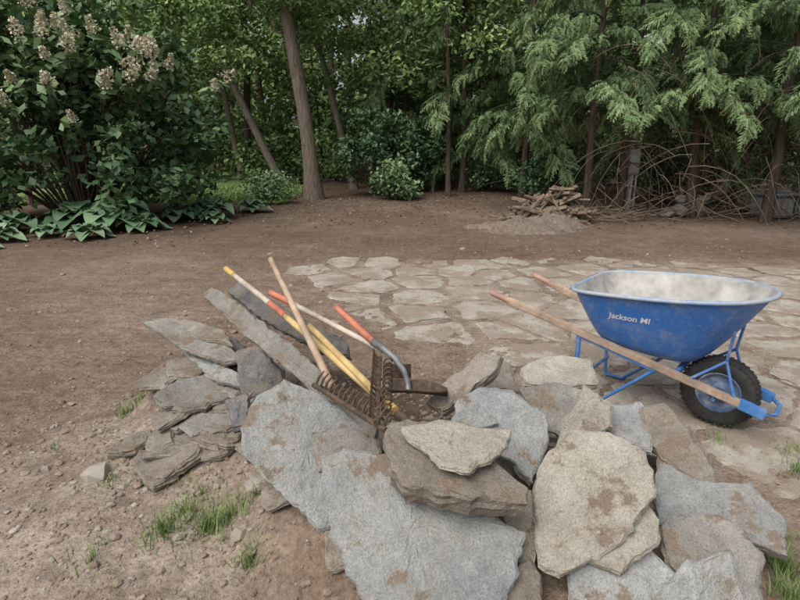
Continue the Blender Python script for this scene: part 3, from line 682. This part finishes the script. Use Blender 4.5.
P=Poly(); V,F=tubec([Vector(p)-e.location for p in ((-.09,2.5,.625),(-.04,2.45,.63),(-.02,2.42,.6))],[.012,.009,.008],8); P.add(V,F); P.add(*rbox(Vector((-.01,2.40,.56))-e.location,(.12,.006,.07),.002)); P.obj('hoe_blade',M_rust,e)
# ---------------- wheelbarrow
def paint(name,c,chip=.55,low=0):
    m,N,L,o=nodes(name); tc=N('TexCoord'); a=N('TexNoise'); a.inputs['Scale'].default_value=7; a.inputs['Detail'].default_value=7; a.inputs['Roughness'].default_value=.75; L(tc.outputs['Object'],a.inputs['Vector']); b=noisen(N,L,tc.outputs['Object'],2.2,3,.6); d=noisen(N,L,tc.outputs['Object'],45,3,.7)
    rb=ramp(N,[(.3,.85),(.7,1.12)]); L(b.outputs[0],rb.inputs[0]); x=mixc(N,L,1.0,c,rb.outputs[0],'MULTIPLY')
    r=ramp(N,[(chip-.12,0),(chip,.18),(chip+.12,.75)]); L(a.outputs[0],r.inputs[0]); x=mixc(N,L,r.outputs[0],x,(.46,.46,.44))
    r=ramp(N,[(.58,0),(.68,.5)]); L(d.outputs[0],r.inputs[0]); x=mixc(N,L,r.outputs[0],x,(.36,.32,.27))
    p=N('BsdfPrincipled'); p.inputs['Roughness'].default_value=.5; L(x,p.inputs['Base Color'])
    bb=N('Bump'); bb.inputs['Strength'].default_value=.15; bb.inputs['Distance'].default_value=.01; L(b.outputs[0],bb.inputs['Height']); L(bb.outputs[0],p.inputs['Normal']); L(p.outputs[0],o.inputs[0]); return m
M_blue=paint('blue_tray_paint',(.045,.19,.56),.58); M_blu2=paint('blue_frame_paint',(.05,.19,.48),.58); M_rim=paint('worn_rim_paint',(.16,.29,.50),.44)
M_in=simple('mortar_dusted_steel',[(.3,(.19,.20,.21)),(.45,(.36,.345,.315)),(.6,(.50,.48,.44)),(.75,(.60,.58,.54))],5,.85,.4,.004)
M_white=simple('white_lettering',[(.3,(.6,.62,.64)),(.6,(.8,.8,.8))],30,.6,.1)
WB=empty('wheelbarrow',(1.79,2.96,.0)); WB.rotation_euler=(0,0,math.radians(-40))
top=[(-.80,0),(-.80,.18),(-.785,.255),(-.72,.308),(-.55,.335),(-.3,.340),(-.12,.315),(.02,.265),(.12,.18),(.17,.09),(.185,0)]
bot=[(-.64,0),(-.64,.11),(-.63,.15),(-.59,.175),(-.48,.185),(-.36,.18),(-.25,.16),(-.18,.125),(-.15,.08),(-.13,.04),(-.125,0)]
def full(h):
    return [Vector((x,y,0)) for x,y in h]+[Vector((x,-y,0)) for x,y in h[-2:0:-1]]
def cr(P,n=3):
    out=[];m=len(P)
    for i in range(m):
        p0,p1,p2,p3=P[i-1],P[i],P[(i+1)%m],P[(i+2)%m]
        for k in range(n):
            t=k/n; out.append(.5*((2*p1)+(p2-p0)*t+(2*p0-5*p1+4*p2-p3)*t*t+(3*p1-p0-3*p2+p3)*t*t*t))
    return out
T=cr(full(top));B=cr(full(bot)); n=len(T)
def zt(x): return .708+.085*(x+.8)/1.0
def zb(x): return .405-.05*(x+.64)/.54
def shell(off):
    V=[];F=[]; K=9
    for k in range(K):
        t=k/(K-1); s=t**.82
        for i in range(n):
            b=B[i];q=T[i]; p=b.lerp(q,s); zz=zb(b.x)+(zt(q.x)-zb(b.x))*t
            cc=Vector((-.33,0,0)); d=(p-cc).normalized(); p=p-d*off; V.append((p.x,p.y,zz+(off if k==0 else 0)))
    for k in range(K-1):
        for i in range(n): F.append((k*n+i,k*n+(i+1)%n,(k+1)*n+(i+1)%n,(k+1)*n+i))
    c=Vector((-.38,0,0)); base=0
    for s in (.8,.5,.2):
        st=len(V)
        for i in range(n): v=V[i]; V.append((c.x+(v[0]-c.x)*s,v[1]*s,v[2]-.006*(1-s)))
        for i in range(n): F.append((st+i,st+(i+1)%n,base+(i+1)%n,base+i))
        base=st
    F.append(tuple(base+i for i in range(n))); return V,F
V,F=shell(0); tray=mesh_py('tray',V,F,M_blue,WB,True)
bvh=BVHTree.FromPolygons([Vector(v) for v in V],F)
V,F=shell(.004); mesh_py('tray_lining',V,F,M_in,WB,True)
V=[];F=[];lip=((-.004,-.002),(-.002,.006),(.006,.010),(.014,.008),(.020,.001),(.020,-.008),(.012,-.012),(.003,-.010))
for (o_,dz) in lip:
    for i in range(n):
        q=T[i]; d=(q-Vector((-.33,0,0))).normalized(); V.append((q.x+d.x*o_,q.y+d.y*o_,zt(q.x)+dz))
for k in range(len(lip)-1):
    for i in range(n): F.append((k*n+i,k*n+(i+1)%n,(k+1)*n+(i+1)%n,(k+1)*n+i))
mesh_py('rolled_rim',V,F,M_rim,WB,True)
V=[];F=[];R_=8;S_=30
for r in range(R_+1):
    for s in range(S_):
        a=6.2832*s/S_; t=r/R_; x=-.38+t*.22*math.cos(a);y=t*.165*math.sin(a); V.append((x,y,zb(x)+.05*(1-t*t)+.02*noise.noise(Vector((x*14,y*14,3)))+.004))
for r in range(R_):
    for s in range(S_): F.append((r*S_+s,r*S_+(s+1)%S_,(r+1)*S_+(s+1)%S_,(r+1)*S_+s))
mesh_py('soil_in_tray',V,F,M_clod,WB,True)
cu=D.curves.new('lettering','FONT'); cu.body='Jackson MI'; cu.size=.052; cu.offset=.0011; cu.shear=.2; to=link(D.objects.new('tmp_text',cu)); bpy.context.view_layer.update()
me=D.meshes.new_from_object(to); D.objects.remove(to)
for v in me.vertices:
    x=-.56+v.co.x; z=.585+v.co.y*.95+.03*(v.co.x); h=bvh.ray_cast(Vector((x,-1,z)),Vector((0,1,0)))
    v.co=Vector((x,(h[0].y if h[0] else -.3)-.003,z))
me.materials.clear(); me.materials.append(M_white); o=D.objects.new('lettering',me); link(o); o.parent=WB
M_hand=wood('barrow_handle_wood',(.36,.25,.18),(.56,.43,.32))
M_grip=wood('barrow_grip_worn',(.44,.25,.17),(.56,.36,.26))
def bar(a,b,w,h,r=.005,up=Vector((0,0,1))):
    a=Vector(a);b=Vector(b); d=(b-a); L=d.length; d.normalize(); s=up.cross(d).normalized(); u=d.cross(s)
    V,F=rbox((0,0,0),(L,w,h),r); M=Matrix((d,s,u)).transposed(); c=(a+b)/2
    return [M@v+c for v in V],F
for s,nm in ((-1,'right'),(1,'left')):
    g0=Vector((-1.33,s*.30,.60)); g1=Vector((.22,s*.125,.185))
    h0=g0.lerp(g1,.085); V,F=bar(h0,g1,.036,.042,.006); mesh_py('handle_'+nm,V,F,M_hand,WB)
    pts=[g0.lerp(g1,t) for t in (0,.006,.012,.07,.085,.10)]; V,F=tubec(pts,[.010,.016,.0185,.019,.021,.0195],14); o=mesh_py('grip_'+nm,V,F,M_grip,WB)
    P=Poly()
    hz=lambda x:.60-.267*(x+1.33)
    hy=lambda x:s*(.30-.110*(x+1.33))
    for a,b in (((-.74,hy(-.74),hz(-.74)),(-.73,s*.25,.02)),((-.73,s*.25,.015),(-.60,s*.245,.015)),((-.61,s*.245,.015),(-.30,hy(-.3),hz(-.3)-.02)),((-.74,hy(-.74)*.97,hz(-.74)-.03),(-.30,hy(-.3),hz(-.3)-.03))):
        V,F=bar(a,b,.030,.007,.002) ; P.add(V,F)
        V,F=tubec([a,b],[.010,.010],8); P.add(V,F)
    V,F=tubec([(.02,hy(0)*.95,hz(0)),(0,s*.085,.2)],[.011,.010],8); P.add(V,F)
    V,F=bar((.0,hy(0),hz(0)-.02),(0,s*.09,.19),.03,.006,.002,Vector((1,0,0))); P.add(V,F)
    V,F=tubec([(.10,hy(.1),hz(.1)),(.03,s*.12,.42),(.05,s*.15,.60)],[.008,.008,.008],8); P.add(V,F)
    V,F=tubec([(-.12,hy(-.12),hz(-.12)+.02),(.03,s*.12,.42)],[.008,.008],8); P.add(V,F)
    V,F=bar((.12,s*.135,.212),(.245,s*.125,.178),.044,.052,.004); P.add(V,F)
    P.obj('frame_'+nm,M_blu2,WB)
P=Poly()
V,F=tubec([(-.72,-.25,.14),(-.72,.25,.14)],[.010,.010],8); P.add(V,F)
V,F=tubec([(0,-.15,.2),(0,.15,.2)],[.011,.011],8); P.add(V,F)
V,F=tubec([(.24,-.13,.18),(.285,-.07,.172),(.285,.07,.172),(.24,.13,.18)],[.011]*4,8); P.add(V,F)
V,F=bar((-.55,-.22,.38),(-.55,.22,.38),.03,.02,.003); P.add(V,F)
V,F=bar((-.2,-.18,.30),(-.2,.18,.30),.03,.03,.003); P.add(V,F)
P.obj('cross_members',M_blu2,WB)
V=[];F=[];A=56
P=Poly()
prof=[(.108,-.030),(.125,-.044),(.155,-.050),(.183,-.044),(.196,-.026),(.199,0),(.196,.026),(.183,.044),(.155,.050),(.125,.044),(.108,.030)]
for k in range(A):
    a=6.28319*k/A
    for r,y in prof: V.append((r*math.cos(a),y,.2+r*math.sin(a)))
m=len(prof)
for k in range(A):
    for j in range(m-1): k2=(k+1)%A; F.append((k*m+j,k2*m+j,k2*m+j+1,k*m+j+1))
mesh_py('tyre',V,F,M_dk,WB,True)
for k in range(40):
    a=6.28319*k/40
    for y in (-.034,0,.034):
        aa=a+(.08 if y==0 else 0); V,F=rbox((0,0,0),(.012,.024,.018),.002); R=Matrix.Rotation(-aa,4,'Y'); rr=.199 if y==0 else .191
        P.add([R@(v+Vector((rr,0,0)))+Vector((0,y,.2)) for v in V],F)
P.obj('tyre_tread',M_dk,WB)
M_hub=paint('dirty_hub_paint',(.04,.10,.24),.5)
V=[];F=[];prof=[(.118,-.036),(.112,-.040),(.106,-.034),(.095,-.014),(.05,-.012),(.045,-.04),(.02,-.045),(.02,.045),(.045,.04),(.05,.012),(.095,.014),(.106,.034),(.112,.040),(.118,.036)]; m=len(prof)
for k in range(40):
    a=6.28319*k/40
    for r,y in prof: V.append((r*math.cos(a),y,.2+r*math.sin(a)))
for k in range(40):
    for j in range(m-1): k2=(k+1)%40; F.append((k*m+j,k2*m+j,k2*m+j+1,k*m+j+1))
mesh_py('wheel_rim',V,F,M_hub,WB,True)
# ---------------- camera, light
cam=D.cameras.new('camera'); co=link(D.objects.new('camera',cam)); co.location=(0,0,1.6); co.rotation_euler=(math.radians(90-16.4),0,0)
cam.sensor_width=36; cam.lens=25.97; cam.clip_end=500; sc.camera=co
w=D.worlds.new('World'); sc.world=w; w.use_nodes=True; nt=w.node_tree; bg=nt.nodes['Background']
sk=nt.nodes.new('ShaderNodeTexSky'); sk.sky_type='NISHITA'; sk.sun_disc=False; sk.sun_elevation=math.radians(55); sk.sun_rotation=math.radians(220); sk.dust_density=4
hs=nt.nodes.new('ShaderNodeHueSaturation'); hs.inputs['Saturation'].default_value=.4; nt.links.new(sk.outputs[0],hs.inputs['Color']); nt.links.new(hs.outputs[0],bg.inputs[0]); bg.inputs[1].default_value=.15
sl=D.lights.new('sun','SUN'); sl.energy=2.0; sl.angle=math.radians(45); sl.color=(1,.98,.94); so=link(D.objects.new('sun',sl)); so.rotation_euler=(math.radians(35),0,math.radians(-40))
sc.view_settings.view_transform='Standard'; sc.view_settings.look='None'; sc.view_settings.exposure=0
